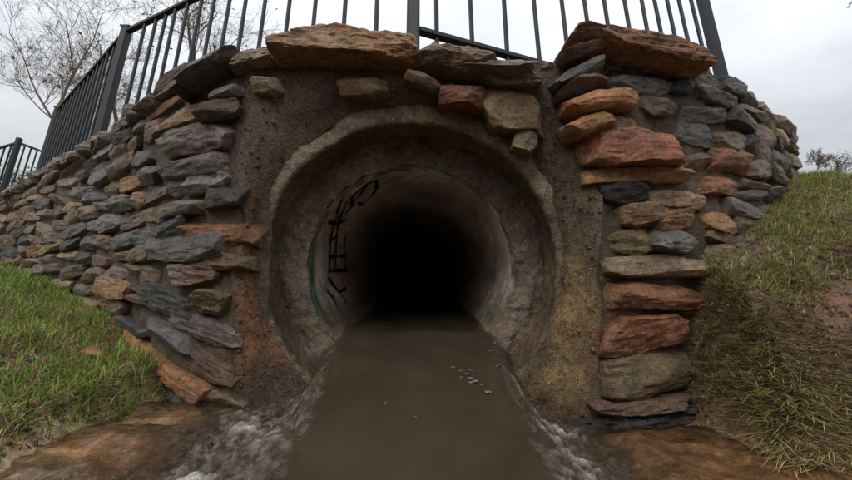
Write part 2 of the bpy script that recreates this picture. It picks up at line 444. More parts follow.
def key_on(plan, length, x0, y0, x1, y1, col, tilt=0, d=.16, out=.02, seed=None, n=20, rough=1.0, name='stone'):
    xc, yc = (x0 + x1) / 2, (y0 + y1) / 2
    h0 = hit(plan, length, x0, yc); h1 = hit(plan, length, x1, yc); hc = hit(plan, length, xc, yc)
    ht = hit(plan, length, xc, y0); hb = hit(plan, length, xc, y1)
    if None in (h0, h1, hc, ht, hb): return
    q, dr, nr = plan(max(hc[0], 0)); q = q + dr * min(hc[0], 0)
    U = np.array([dr[0], dr[1], 0]); 
    if U[0] < 0: U = -U
    Nn = np.array([nr[0], nr[1], 0])
    c = np.array([q[0], q[1], hc[1]]) + Nn * (out + .012 - d / 2)
    w_, h_ = untilt(abs(h1[0] - h0[0]) * 1.10, abs(ht[1] - hb[1]) * 1.20, tilt)
    V, Fc, C = stone(c, U, Nn, ZUP, w_, h_, d, col, seed or int(x0 * 31 + y0), n, rough, tilt)
    put(V, Fc, C, name); KEYBOX.append((x0, y0, x1, y1))
def key_at(D, x0, y0, x1, y1, col, tilt=0, d=.2, seed=None, n=14, rough=1.0, name='stone', yaw=0):
    c = P((x0 + x1) / 2, (y0 + y1) / 2, D + d / 2 - .06); k = D / F
    U = np.array([math.cos(yaw), math.sin(yaw), 0]); Nn = np.array([math.sin(yaw), -math.cos(yaw), 0])
    w_, h_ = untilt((x1 - x0) * k * 1.06, (y1 - y0) * k * 1.14, tilt)
    V, Fc, C = stone(c, U, Nn, ZUP, w_, h_, d, col, seed or int(x0 * 31 + y0), n, rough, tilt)
    put(V, Fc, C, name); KEYBOX.append((x0, y0, x1, y1))

# right pilaster, top to bottom
for D, q in [(1.60, (550, 62, 606, 92, 'grey', .45)), (1.61, (552, 80, 604, 104, 'umber', .35)), (1.60, (560, 95, 634, 119, 'orange', .12)), (1.60, (558, 116, 608, 144, 'orange', .28)), (1.61, (574, 133, 676, 168, 'red', -.08))]:
    key_at(D, *q[:5], tilt=q[5], d=.2, n=20)
for q in [(606, 118, 634, 131, 'tan', 0), (590, 166, 682, 186, 'orange', .06), (600, 181, 648, 203, 'dark', 0),
          (650, 191, 704, 208, 'tan', -.03), (616, 205, 655, 226, 'brown', 0), (652, 207, 690, 228, 'orange', .05), (610, 231, 650, 255, 'olive', .05), (648, 233, 690, 253, 'grey', 0),
          (614, 256, 708, 279, 'tan', -.02), (606, 284, 700, 311, 'red', -.04), (606, 315, 682, 350, 'red', .06), (594, 353, 684, 398, 'olive', .05),
          ]:
    key_on(rplan, RLEN, *q[:5], tilt=q[5], d=.22, out=.035)
for q, ro in (((586, 408, 694, 442, 'dark', .06), 2.4), ((598, 395, 690, 412, 'umber', .05), 2.2)):
    key_on(rplan, RLEN, *q[:5], tilt=q[5], d=.26, out=.05, n=26, rough=ro)
# left wing near the opening
for q in [(164, 129, 222, 153, 'grey', .03), (150, 236, 212, 260, 'grey', .0), (122, 340, 186, 376, 'orange', -.24), (99, 276, 131, 298, 'orange', -.05), (170, 158, 222, 176, 'grey', 0)]:
    key_on(lplan, LLEN, *q[:5], tilt=q[5], d=.16, out=.035)
for q in [(152, 322, 194, 350, 'grey', -.16), (148, 288, 194, 316, 'blue', -.10), (176, 262, 216, 284, 'umber', -.06), (204, 290, 228, 312, 'olive', -.05), (112, 312, 146, 332, 'dark', -.1)]:
    key_on(lplan, LLEN, *q[:5], tilt=q[5], d=.16, out=.035)
for q in [(214, 88, 250, 106, 'grey', .25), (200, 104, 246, 126, 'umber', .2)]:
    key_at(1.66, *q[:5], tilt=q[5], d=.14, n=18)
# coping and stones set over the arch
for D, q in [(1.60, (280, 42, 420, 84, 'rust', -.02)), (1.60, (404, 58, 496, 88, 'brown', -.10)), (1.585, (458, 73, 530, 94, 'umber', -.12)), (1.60, (474, 76, 536, 101, 'olive', -.12)),
             (1.62, (240, 58, 296, 86, 'umber', .25)), (1.60, (562, 38, 704, 78, 'rust', -.2)), (1.60, (552, 50, 606, 72, 'umber', .4)), (1.64, (196, 66, 250, 92, 'blue', .5)),
             (1.70, (510, 76, 550, 98, 'tan', -.25)), (1.66, (186, 84, 216, 104, 'dark', .5))]:
    key_at(D, *q[:5], tilt=q[5], d=.34, n=34, rough=1.7, name='capstone')
for D, q in [(1.655, (341, 82, 388, 99, 'brown', -.02)), (1.645, (405, 77, 441, 95, 'brown', -.3)), (1.645, (440, 87, 482, 109, 'red', -.05)), (1.65, (482, 94, 540, 134, 'olive', -.12)),
             (1.665, (513, 132, 534, 152, 'olive', 0)), (1.65, (256, 82, 284, 98, 'tan', 0))]:
    key_at(D, *q[:5], tilt=q[5], d=.14, n=18, rough=.8)

def fill(plan, length, u0, u1, seed, pal, wr, dip):
    r = random.Random(seed)
    z = -.70
    while z < WTOP + .03:
        h = r.uniform(.066, .098); u = u0 + r.uniform(-.06, .06)
        def zrow(uu): return z + h / 2 - dip * max(0, .25 - z) * max(0, 1 - uu / 1.0) ** 1.5 + .016 * math.sin(uu * 3.1 + z * 9) + .008 * math.sin(uu * 11 + z * 31)
        while u < u1:
            w = r.uniform(*wr) * (1 + (.9 if dip else .7) * sst(.3, 2.5, u)); two = h > .09 and r.random() < .22
            uc = u + w / 2; q, dr, nr = plan(max(uc, 0)); q = q + dr * min(uc, 0)
            U = np.array([dr[0], dr[1], 0]); sg = 1
            if U[0] < 0: U = -U; sg = -1
            Nn = np.array([nr[0], nr[1], 0])
            slope = math.atan2(zrow(uc + .05) - zrow(uc - .05), .1) * sg
            for part in ((-1, 1) if two else (0,)):
                hh = (h * .5 if two else h) * r.uniform(.88, 1.12)
                if r.random() < .12: hh *= .75
                zc = zrow(uc) + part * h * .25
                c = np.array([q[0], q[1], zc]); sx, sy = proj(c)
                if sx < -70 or sx > 900 or zc + h < float(ground_z(q[0] + nr[0] * .05, q[1] + nr[1] * .05)): continue
                a_, b0 = proj(c - U * w / 2), proj(c + U * w / 2); t0, t1 = proj(c + ZUP * hh / 2)[1], proj(c - ZUP * hh / 2)[1]
                ex0, ex1 = float(a_[0]), float(b0[0]); A_ = max((ex1 - ex0) * (t1 - t0), 1e-3)
                if any(max(0, min(ex1, kb) - max(ex0, ka)) * max(0, min(t1, kd) - max(t0, kc)) > .33 * A_ for ka, kc, kb, kd in KEYBOX): continue
                d = r.uniform(.10, .15); pr = r.uniform(.022, .046)
                near = 22 if (ex1 - ex0) > 45 else (17 if (ex1 - ex0) > 22 else 12)
                V, Fc, C = stone(c + Nn * (pr - d / 2), U, Nn, ZUP, w * 1.05, hh * (.94 if dip else 1.0), d, r.choices(pal[0], pal[1])[0], r.randrange(10 ** 6), near, 1.0, slope + r.uniform(-.05, .05))
                put(V, Fc, C)
            u += w + r.uniform(.0, .016)
        z += h + .006
def D_small(sx): return sx < 90
names = ['grey', 'blue', 'dark', 'brown', 'umber', 'orange', 'tan', 'red', 'olive']
fill(lplan, LLEN, .0, LLEN, 5, (names, [22, 14, 12, 22, 16, 9, 8, 2, 5]), (.17, .38), .34)
fill(rplan, RLEN, -.02, RLEN, 9, (names, [16, 14, 10, 20, 12, 12, 9, 1, 5]), (.15, .31), 0)
# coping row of flat slabs along both wings
r0 = random.Random(3)
for plan, length, u0 in ((lplan, LLEN, .12),):
    u = u0
    while u < length - .1:
        w = r0.uniform(.16, .32) if plan is lplan else r0.uniform(.12, .19); q, dr, nr = plan(u + w / 2)
        U = np.array([dr[0], dr[1], 0]); U = -U if U[0] < 0 else U; Nn = np.array([nr[0], nr[1], 0])
        c = np.array([q[0], q[1], WTOP + r0.uniform(-.01, .02)]) - Nn * .05
        sx, sy = proj(c)
        if sx > -30 and not any(a < sx < b_ and t < sy < bt for a, t, b_, bt in KEYBOX[-60:]):
            V, Fc, C = stone(c, U, Nn, ZUP, w, r0.uniform(.06, .09), .24 if plan is lplan else .16, r0.choice(['grey', 'blue', 'umber', 'brown', 'grey']), r0.randrange(10 ** 6), 16, 1.1, r0.uniform(-.07, .07))
            put(V, Fc, C, 'capstone')
        u += w + .01

wall = thing('stone_headwall', (0, 1.8, -.6), 'rough stone and mortar retaining wall curving round the drain mouth', 'wall')
STONES.sort(key=lambda s: -s[0])
caps = [s for s in STONES if s[4] == 'capstone']; st = [s for s in STONES if s[4] == 'stone']
for s in caps[:60]:
    mb = MB(); mb.add(s[1], s[2], s[3]); mb.build('capstone', M['stone'], wall, smooth=30)
for s in st[:100]:
    mb = MB(); mb.add(s[1], s[2], s[3]); mb.build('stone', M['stone'], wall, smooth=30)
mb = MB()
for s in st[100:] + caps[60:]: mb.add(s[1], s[2], s[3])
tag(mb.build('small_stone', M['stone'], wall, smooth=30), kind='stuff')

# mortar cores of the wings
def core(plan, length, name, rec):
    nu, nv = int(length / .022), 64
    us = np.linspace(-.07, length, nu); zs = np.linspace(-.75, WTOP - .02, nv); V = []
    for u in us:
        q, dr, nr = plan(max(u, 0)); q = q + dr * min(u, 0) - nr * rec * max(-u, 0)
        for z in zs: V.append((q[0], q[1], z, nr[0], nr[1]))
        for d in (.12, .3): V.append((q[0] - nr[0] * d, q[1] - nr[1] * d, WTOP - .02, 0, 0))
    V = np.array(V); p = V[:, :3].copy()
    n = fbm(p * 13, 61, 4) * .020 + fbm(p * 45, 66, 3) * .009 - .004
    p[:, 0] += V[:, 3] * n; p[:, 1] += V[:, 4] * n; p[:, 2] += np.where(V[:, 3] == 0, n, 0)
    t = sst(-.3, .5, fbm(p * 3, 71, 3))[:, None]
    C = np.array([.078, .054, .033]) * (1 - t) + np.array([.125, .088, .053]) * t
    mb = MB(); mb.add(p, grid_faces(nu, nv + 2), C); mb.build(name, M['mortar'], wall, smooth=180)
core(lplan, LLEN, 'mortar', 1.3); core(rplan, RLEN, 'mortar', .25)

# ------------------------------------------------------------------ pipe, collar, arch and mortar face round it
C0 = P(412, 268, 1.93); AX = unit(P(418, 267, 1.0))
E1 = unit(np.cross(AX, ZUP)); E2 = np.cross(E1, AX)
R_IN, R_FACE = .453, .588
pipe = thing('concrete_pipe', tuple(C0 - E2 * R_IN), 'round concrete drain pipe running into darkness with muddy water inside', 'pipe')
def lathe(prof, nth, seed, amp, freq, colf, fine=.0):
    V = []; 
    th = np.linspace(0, 2 * math.pi, nth, endpoint=False)
    pr = np.array(prof)
    R = pr[:, 0][None, :]; Sx = pr[:, 1][None, :]
    base = C0 + (np.cos(th)[:, None, None] * E1 + np.sin(th)[:, None, None] * E2) * R[..., None] - AX * Sx[..., None]
    base = base.reshape(-1, 3)
    rad = (np.cos(th)[:, None, None] * E1 + np.sin(th)[:, None, None] * E2) + 0 * R[..., None]; rad = rad.reshape(-1, 3)
    n = fbm(base * freq, seed, 4) * amp; n2 = fbm(base * freq + 9, seed + 7, 4) * amp; n = n + fine * fbm(base * 42, seed + 3, 3); n2 = n2 + fine * fbm(base * 42 + 5, seed + 4, 3)
    p = base + rad * n[:, None] - AX * n2[:, None]
    tt = np.repeat(th, len(prof)); ss = np.tile(pr[:, 1], nth); rr = np.tile(pr[:, 0], nth)
    return p, grid_faces(nth, len(prof), True), colf(p, tt, ss, rr)
def c_pipe(p, th, s, r):
    c = np.tile(np.array([.56, .51, .42]), (len(p), 1))
    n = sst(-.3, .4, fbm(p * np.array([6, 2, 6]), 81, 4))[:, None]; c = c * (.7 + .5 * n)
    low = sst(-.10, -.24, p[:, 2] - C0[2] + .05 * fbm(p * 7, 83, 3))[:, None]
    c = c * (1 - .65 * low) + np.array([.07, .05, .033]) * .65 * low
    mouth = (sst(-.045, -.010, s + .03 * fbm(p * 20, 86, 3)))[:, None]; c = c * (1 - mouth) + np.array([.115, .085, .055]) * mouth
    teal = (sst(2.75, 3.1, th) * sst(4.0, 3.5, th) * sst(-.15, -.03, s + .05 * fbm(p * 16, 84, 3)))[:, None]
    return c * (1 - .8 * teal) + np.array([.012, .045, .038]) * .8 * teal
ss = np.concatenate([-np.geomspace(16, .03, 70), [-.02, -.012, -.005, 0]])
prof = [(R_IN + (.012 if s > -.006 else 0) + (0.004 if s > -.014 else 0), s) for s in ss]
mb = MB(); mb.add(*lathe(prof, 140, 91, .006, 9, c_pipe)); mb.build('pipe_barrel', M['pipe'], pipe, smooth=180)
cc = C0 + AX * 16
th = np.linspace(0, 2 * math.pi, 40, endpoint=False)
mb = MB(); mb.add([cc + (E1 * math.cos(a) + E2 * math.sin(a)) * .47 for a in th], [tuple(range(40))], (.03, .025, .02)); mb.build('far_end', M['pipe'], pipe)
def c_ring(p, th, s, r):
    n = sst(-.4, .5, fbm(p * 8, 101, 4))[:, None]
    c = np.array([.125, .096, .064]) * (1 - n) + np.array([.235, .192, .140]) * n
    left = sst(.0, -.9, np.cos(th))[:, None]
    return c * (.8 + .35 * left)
prof = [(R_IN + .012 + t * (R_FACE - R_IN), .0 + .012 * math.sin(t * 3.0)) for t in np.linspace(0, 1.05, 26)]
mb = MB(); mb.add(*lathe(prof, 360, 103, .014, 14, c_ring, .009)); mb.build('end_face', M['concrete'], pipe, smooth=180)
# black painted strokes on the left inside of the pipe
def cyl_hit(x, y, R=R_IN - .006):
    d = ray(x, y); d = d / np.linalg.norm(d); o = -C0
    dp = d - AX * (d @ AX); op = o - AX * (o @ AX)
    a = dp @ dp; b = 2 * dp @ op; c = op @ op - R * R
    t = (-b + math.sqrt(max(b * b - 4 * a * c, 0))) / (2 * a); return d * t
mb = MB()
strokes = [[(329, 222), (337, 224), (346, 220)], [(352, 197), (352, 206), (345, 216)], [(345, 236), (346, 256), (346, 270)], [(338, 256), (346, 256)], [(339, 270), (347, 270)], [(366, 186), (360, 196), (352, 203)], [(340, 213), (334, 225), (331, 240), (330, 255), (330, 272)], [(346, 206), (341, 216), (337, 236), (336, 256), (336, 271)], [(329, 256), (337, 257)], [(328, 271), (339, 270)],
           [(331, 240), (337, 236)], [(345, 205), (352, 197), (362, 188)], [(376, 180), (377, 188), (372, 196), (362, 205)], [(362, 188), (370, 183), (377, 181)], [(362, 205), (358, 203)],
           [(328, 276), (333, 284), (340, 292), (347, 303)], [(327, 290), (334, 298), (338, 308)], [(340, 292), (346, 288)], [(337, 214), (342, 200)]]
for s in strokes:
    pts = [cyl_hit(*q) for q in s]; fine = []
    for a, b in zip(pts[:-1], pts[1:]):
        for t in np.linspace(0, 1, 5)[:-1]: fine.append(a * (1 - t) + b * t)
    fine.append(pts[-1]); Vv = []; w = .013
    for i, q in enumerate(fine):
        t = unit(fine[min(i + 1, len(fine) - 1)] - fine[max(i - 1, 0)])
        rel = q - C0; rd = unit(rel - AX * (rel @ AX)); sd = np.cross(t, rd)
        q2 = C0 + AX * (rel @ AX) + rd * (R_IN - .0075)
        ww = w * (.7 + .5 * vn(q * 60)); Vv += [q2 - sd * ww, q2 + sd * ww]
    mb.add(Vv, [(2 * i, 2 * i + 1, 2 * i + 3, 2 * i + 2) for i in range(len(fine) - 1)])
mb.build('painted_scrawl', M['paint'], pipe, smooth=180)

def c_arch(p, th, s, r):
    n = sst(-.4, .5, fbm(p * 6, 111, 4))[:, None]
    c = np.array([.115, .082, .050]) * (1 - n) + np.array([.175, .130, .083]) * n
    top = (sst(.0, .8, np.sin(th)) * sst(.18, .21, s) * (.25 + .75 * sst(-.30, .25, -np.cos(th))))[:, None]  # paler concrete lip; its lit upper left is put into the colour
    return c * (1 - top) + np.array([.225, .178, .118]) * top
prof = [(R_FACE + .012 * math.sin(t * 3), s) for t, s in zip(np.linspace(0, 1, 14), np.linspace(-.02, .185, 14))]
prof += [(.590, .202), (.597, .212), (.610, .216), (.63, .216), (.65, .215), (.67, .210), (.70, .19)]
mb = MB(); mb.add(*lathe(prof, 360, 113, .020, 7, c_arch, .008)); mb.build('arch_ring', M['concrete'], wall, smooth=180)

# rough mortar face between the arch and the stonework
nth, nr = 340, 64
V = []
nr += 3
for i in range(nth):
    th = 2 * math.pi * i / nth; cx, cz = math.cos(th), math.sin(th)
    up = max(0, cz); up = up ** .7; r0_ = .598 + .062 * up
    a = C0 + (E1 * cx + E2 * cz) * r0_ - AX * (.222 - .016 * up)
    wob = .035 * float(fbm(np.array([[cz * 4, 0, cx]]), 5, 3)[0]); xl = -.720 + wob if cx < 0 else .665 + wob; zl = .82 if cz > 0 else -.75
    k = min(abs((xl - C0[0]) / cx) if abs(cx) > 1e-4 else 99, abs((zl - C0[2]) / cz) if abs(cz) > 1e-4 else 99)
    b = np.array([C0[0] + cx * k, 1.638, C0[2] + cz * k])
    for j in range(nr):
        if j >= nr - 3:
            e = j - nr + 4; q = b + (E1 * cx + E2 * cz) * .03 * e; q[1] += .05 * e; V.append(q); continue
        t = j / (nr - 4); q = a * (1 - t) + b * t
        q[1] -= .02 * math.sin(math.pi * t) * (1 + (.8 if (cx < 0 and cz > 0) else 0))
        V.append(q)
V = np.array(V); px, py = proj(V)
rough = .034 * fbm(V * np.array([7, 7, 5]), 121, 4, .5) + .011 * fbm(V * np.array([26, 26, 14]), 125, 4)
V[:, 1] += rough; V[:, 0] += .5 * rough
def blob(x, y, sx, sy, s=1.0): return (s * np.exp(-((px - x) / sx) ** 2 - ((py - y) / sy) ** 2))[:, None]
t = sst(-.4, .5, fbm(V * 4, 131, 4))[:, None]
C = np.array([.085, .057, .035]) * (1 - t) + np.array([.145, .100, .061]) * t
dn = (1 + 1.1 * fbm(V * np.array([16, 16, 2.6]), 137, 4))[:, None]; drip = sst(.0, .5, fbm(V * np.array([22, 22, 2.2]), 139, 4))[:, None] * .55; C = C * .80; C = C * (1 - drip) + np.array([.060, .040, .024]) * drip
rust = np.clip(blob(250, 300, 11, 85, .85) * dn + blob(270, 345, 22, 25, .5) * dn, 0, 1); C = C * (1 - rust) + np.array([.26, .105, .036]) * rust
och = np.clip(blob(578, 330, 24, 75, .95) * dn + blob(545, 380, 25, 22, .5) * dn, 0, 1); C = C * (1 - och) + np.array([.33, .22, .09]) * och
lime = np.clip(blob(600, 228, 7, 22, .8) * dn, 0, 1); C = C * (1 - lime) + np.array([.17, .16, .085]) * lime
mb = MB(); mb.add(V, grid_faces(nth, nr, True), C)
ico = bmesh.new(); bmesh.ops.create_icosphere(ico, subdivisions=1, radius=1); iv = np.array([v.co[:] for v in ico.verts]); ifc = [[v.index for v in f.verts] for f in ico.faces]; ico.free()
rp = np.random.default_rng(77)
for k in rp.choice(len(V), 1100, replace=False):
    if k % nr > nr - 5 or k % nr < 2: continue
    rr = rp.uniform(.002, .006) * (1.6 if rp.random() < .08 else 1)
    mb.add(iv * rr * rp.uniform(.6, 1.3, 3) * (1 + .25 * rp.normal(size=(12, 1))) + V[k] + rp.normal(size=3) * .006, ifc, C[k] * rp.uniform(.6, 1.7) * rp.choice([[1, 1, 1], [1.1, .95, .85], [.95, 1, 1.08]]))
mb.build('mortar_face', M['render'], wall, smooth=180)

# ------------------------------------------------------------------ water
def tongue_z(Y):
    z = -.272 - .215 * (1.93 - np.minimum(Y, 1.93)); z = np.maximum(z, -.56)
    ax = (np.maximum(Y, 1.93) - 1.93) * (AX[2] / AX[1]); return z + ax
def water(X, Y):
    nz = fbm(np.stack([X * 3, Y * 3, X * 0], -1), 141, 3)
    side = np.where(X < XM, -.505, -.575) - .02 * sst(1.2, .2, Y)
    wl = .325 + .03 * nz + .05 * sst(1.55, 1.92, Y) + .05 * sst(1.15, .7, Y); d = np.abs(X - XM) - wl
    wob = fbm(np.stack([X * 6, Y * 6, X * 0], -1), 171, 3); e = sst(.17, -.06, d + .03 * nz + .06 * wob)
    tz = np.maximum(tongue_z(Y), side + .01)
    z = side * (1 - e) + tz * e
    foam = np.exp(-((d - np.where(X < XM, .19, .15)) / np.where(X < XM, .24, .17)) ** 2) * sst(-.03, .06, d) * sst(.55, .9, Y) * sst(1.75, 1.55, Y - .0)
    foam = np.maximum(foam, .8 * sst(-.07, .01, d) * sst(.12, .03, d) * sst(1.9, 1.6, Y) * sst(.8, 1.1, Y))
    foam = foam * sst(1.93, 1.85, Y)
    chop = fbm(np.stack([X * 14, Y * 11, X * 0], -1), 151, 4) * .029 + (1 - 2.2 * np.abs(fbm(np.stack([X * 24, Y * 18, X * 0 + 3], -1), 157, 4, .6))) * .028 - .011
    flow = fbm(np.stack([X * 7, Y * 3.2, X * 0], -1), 161, 3) * .007 + .0022 * fbm(np.stack([X * 26 + 6 * nz, Y * 13, X * 0], -1), 167, 2) * sst(2.6, 1.5, Y)
    ripple = fbm(np.stack([X * 11, Y * 11, X * 0], -1), 163, 3) * .010 * (1 - e)
    z = z + chop * foam + flow + ripple
    bed = bed_z(X, Y); z = np.where(Y < 1.8, np.maximum(z, bed + .006 + np.abs(ripple) * 1.2), z)
    crest = sst(.009, .034, chop * foam)
    return z, foam, (1 - e) * np.exp(-np.maximum(z - bed, 0) / .05), crest
mb = MB(); AT = []
for xs, ys in ((np.concatenate([-np.geomspace(40, 2.05, 14), np.arange(-2, 2.001, .0125), np.geomspace(2.05, 40, 14)]), np.concatenate([-np.geomspace(40, .3, 12), np.arange(-.2, .5, .05), np.arange(.5, 1.83, .0125)])),
               (np.linspace(-.47, .42, 60), np.concatenate([np.arange(1.8175, 2.6, .02), np.geomspace(2.62, 17.5, 60)]))):
    X, Y = np.meshgrid(xs, ys, indexing='ij'); z, fo, ed, cr = water(X, Y)
    if len(AT): z = z - .0
    clear = ed * .97 * sst(.30, .50, np.abs(X - XM)) * (1 - .5 * fo)
    mb.add(np.stack([X, Y, z], -1).reshape(-1, 3), grid_faces(len(xs), len(ys)))
    AT.append((fo.ravel(), clear.ravel(), cr.ravel()))
w = mb.build('water', M['water'], smooth=180); tag(w, kind='structure')
attr(w, 'foam', np.concatenate([a[0] for a in AT])); attr(w, 'clear', np.concatenate([a[1] for a in AT])); attr(w, 'crest', np.concatenate([a[2] for a in AT]))
# flecks of foam and bubbles riding on the water
mb = MB()
ico = bmesh.new(); bmesh.ops.create_icosphere(ico, subdivisions=1, radius=1); iv = np.array([v.co[:] for v in ico.verts]); ifc = [[v.index for v in f.verts] for f in ico.faces]; ico.free()
def wpt(x, y):
    r = ray(x, y)
    for D in np.arange(1.93, .5, -.005):
        q = r * (D / r[1])
        if q[2] <= float(water(np.array(q[0]), np.array(q[1]))[0]): pass
    lo = None
    for D in np.arange(.5, 1.93, .004):
        q = r * (D / r[1])
        if q[2] < float(water(np.array(q[0]), np.array(q[1]))[0]): return q
    return r * (1.9 / r[1])
fl = [(453, 368, 5, 2.4), (462, 371, 3, 2), (468, 375, 7, 3.4), (476, 379, 7, 4), (474, 372, 3, 2), (487, 391, 5, 4), (481, 385, 3, 2), (490, 352, 3, 2), (386, 403, 2, 2), (415, 418, 2, 1), (494, 343, 3, 2), (497, 366, 3, 2), (331, 352, 3, 3), (326, 368, 4, 3), (463, 378, 3, 2), (320, 384, 4, 3)]
for x, y, a, b in fl:
    q = wpt(x, y); k = q[1] / F
    for _ in range(2):
        o = rng.normal(size=2) * np.array([a, b]) * .45
        v = iv * (1 + .3 * rng.normal(size=(len(iv), 1)).clip(-1.4, 1.4)) * np.array([a * k * .62, b * k * 1.5, .0012])
        qq = q + np.array([o[0] * k, o[1] * k * 2, 0]); qq[2] = float(water(np.array(qq[0]), np.array(qq[1]))[0]) + .001
        mb.add(v + qq, ifc)
tag(mb.build('foam', M['foam'], smooth=180), 'pale foam flecks and bubbles drifting on the brown water', 'foam', kind='stuff')

# ------------------------------------------------------------------ fence
LEAN = math.radians(13.5); UPV = np.array([0, math.sin(LEAN), math.cos(LEAN)])
fence = thing('metal_fence', tuple(P(413, 45, 1.97)), 'dark steel bar fence along the top of the stone wall', 'fence')
A = P(38, 177, 3.92); B = P(99, 137, 2.98); Cc = P(413, 47, 1.97); Dd = P(733, 92, 2.62)
Dd[2] = .86; 
posts = [(A, .72, .050), (B, .935, .062), (Cc, 1.06, .062), (Dd, 1.12, .062)]
def seg_bars(Pa, Pb, pix):
    out = []
    for x, y in pix:
        r = ray(x, y); d = Pb - Pa
        # plan intersection
        t = (Pa[1] * r[0] - Pa[0] * r[1]) / (d[0] * r[1] - d[1] * r[0]); out.append(t)
    return out
segs = [(0, 1, [t for t in np.linspace(0, 1, 16)[1:-1]]),
        (1, 2, seg_bars(B, Cc, [(120, 130), (131, 125), (141, 120), (152, 113), (165, 105), (180, 98), (195, 92), (212, 85), (231, 78), (253, 70), (280, 58), (309, 50), (341, 46), (375, 45)])),
        (2, 3, seg_bars(Cc, Dd, [(437, 45), (473, 46), (508, 48), (541, 52), (571, 40), (596, 40), (618, 42), (641, 46), (660, 52), (676, 58), (691, 65), (705, 80), (720, 93)]))]
for q, h, w_ in posts:
    mb = MB(); top = q + UPV * (h + .02); mb.bar(q - UPV * .25, top, w_, w_, (0, 1, 0))
    o = mb.build('post', M['fence'], fence)
    mb = MB(); v = [top + np.array([a * w_ * .56, b * w_ * .56, 0]) for a, b in ((-1, -1), (1, -1), (1, 1), (-1, 1))]
    v += [p + UPV * .012 for p in v] + [top + UPV * .035]
    mb.add(v, [(3, 2, 1, 0), (0, 1, 5, 4), (1, 2, 6, 5), (2, 3, 7, 6), (3, 0, 4, 7), (4, 5, 8), (5, 6, 8), (6, 7, 8), (7, 4, 8)]); 
    cap = mb.build('post_cap', M['fence']); 
    cap.data.transform(Matrix.Translation(-Vector(fence['_o']))); cap.parent = o
for i, j, ts in segs:
    (a, ha, _), (b, hb, _2) = posts[i], posts[j]
    for lo, wd in ((.105 if i == 2 else -.03, .04), (None, .042)):
        mb = MB()
        p0 = a + UPV * (lo if lo else ha - .02); p1 = b + UPV * (lo if lo else hb - .02)
        d = unit(p1 - p0); mb.bar(p0 + d * .03, p1 - d * .03, .040, .030, UPV); mb.build('rail', M['fence'], fence)
    for t in ts:
        q = a * (1 - t) + b * t; h = ha * (1 - t) + hb * t
        mb = MB(); jit = np.array([rng.normal() * .003, 0, 0]); mb.bar(q - UPV * .03, q + UPV * (h - .025) + jit, 0.0195, 0.0195, (b - a)); mb.build('bar', M['fence'], fence)
# second run of the same fence further back on the left
f2 = thing('metal_fence', tuple(P(3, 196, 5.4)), 'lower dark fence panel far back at the end of the stone wall', 'fence')
a2 = P(3, 190, 5.4); 
def up2(q, h): return q + UPV * h
b2 = P(60, 196, 7.6); c2 = P(-70, 215, 5.0)
for q, h in ((a2, .74), (b2, .7), (c2, .74)):
    mb = MB(); mb.bar(q - UPV * .3, up2(q, h), .06, .06); mb.build('post', M['fence'], f2)
for p, q, n in ((a2, b2, 9), (c2, a2, 9)):
    for h in (.06, .68):
        mb = MB(); mb.bar(up2(p, h), up2(q, h), .03, .03); mb.build('rail', M['fence'], f2)
    for t in np.linspace(0, 1, n + 2)[1:-1]:
        s_ = p * (1 - t) + q * t; mb = MB(); mb.bar(up2(s_, .06), up2(s_, .68), .018, .018); mb.build('bar', M['fence'], f2)

# ------------------------------------------------------------------ grass
def blades(pts, hmin, hmax, wid, cols, wts, lean, seed, zf=ground_z, droop=1.0, bias=(0, 0)):
    r = np.random.default_rng(seed); n = len(pts)
    X, Y = pts[:, 0], pts[:, 1]; Z = zf(X, Y) - .008
    h = r.uniform(hmin, hmax, n) * r.uniform(.6, 1.15, n); an = r.uniform(0, 2 * math.pi, n)
    dirv = np.stack([np.cos(an), np.sin(an)], 1) + np.array(bias); ln = r.uniform(lean[0], lean[1], n)[:, None]
    side = np.stack([-np.sin(an), np.cos(an)], 1)
    k = 5; V = np.zeros((n, 2 * k - 1, 3)); w = wid * r.uniform(.6, 1.3, n)
    for i in range(k):
        t = i / (k - 1)
        hz = h * (t - droop * .38 * t * t * np.minimum(ln[:, 0], 1.8)); off = dirv * ln * (h[:, None]) * (t ** 1.7)
        ww = (w * (1 - t ** 1.6))[:, None] * side
        if i < k - 1:
            V[:, 2 * i, :2] = pts + off - ww; V[:, 2 * i + 1, :2] = pts + off + ww; V[:, 2 * i, 2] = Z + hz; V[:, 2 * i + 1, 2] = Z + hz
        else: V[:, 2 * i, :2] = pts + off; V[:, 2 * i, 2] = Z + hz
    c = np.array(cols)[r.choice(len(cols), n, p=np.array(wts) / np.sum(wts))] * r.uniform(.65, 1.3, (n, 1))
    Cc_ = np.repeat(c[:, None, :], 2 * k - 1, 1)
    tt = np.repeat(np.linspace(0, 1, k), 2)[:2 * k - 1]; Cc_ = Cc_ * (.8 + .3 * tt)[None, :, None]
    base = [(0, 1, 3, 2), (2, 3, 5, 4), (4, 5, 7, 6), (6, 7, 8)]
    f = [tuple(i * (2 * k - 1) + q for q in b) for i in range(n) for b in base]
    return V.reshape(-1, 3), f, Cc_.reshape(-1, 3)
def scatter(n, x0, x1, y0, y1, keep, seed):
    r = np.random.default_rng(seed); p = np.stack([r.uniform(x0, x1, n), r.uniform(y0, y1, n)], 1); return p[keep(p, r)]
def in_front_left(p):   # in front of the left wing
    q = LPTS[::-1]; return p[:, 1] < np.interp(p[:, 0], q[:, 0], q[:, 1]) - .02
def clump(p, seed, f=4.0): return fbm(np.stack([p[:, 0] * f, p[:, 1] * f, p[:, 0] * 0], 1), seed, 3)
G = [(.125, .255, .020), (.180, .315, .032), (.078, .160, .016), (.225, .285, .046)]
DRY = [(.40, .29, .15), (.29, .20, .10), (.48, .38, .21), (.19, .125, .068)]
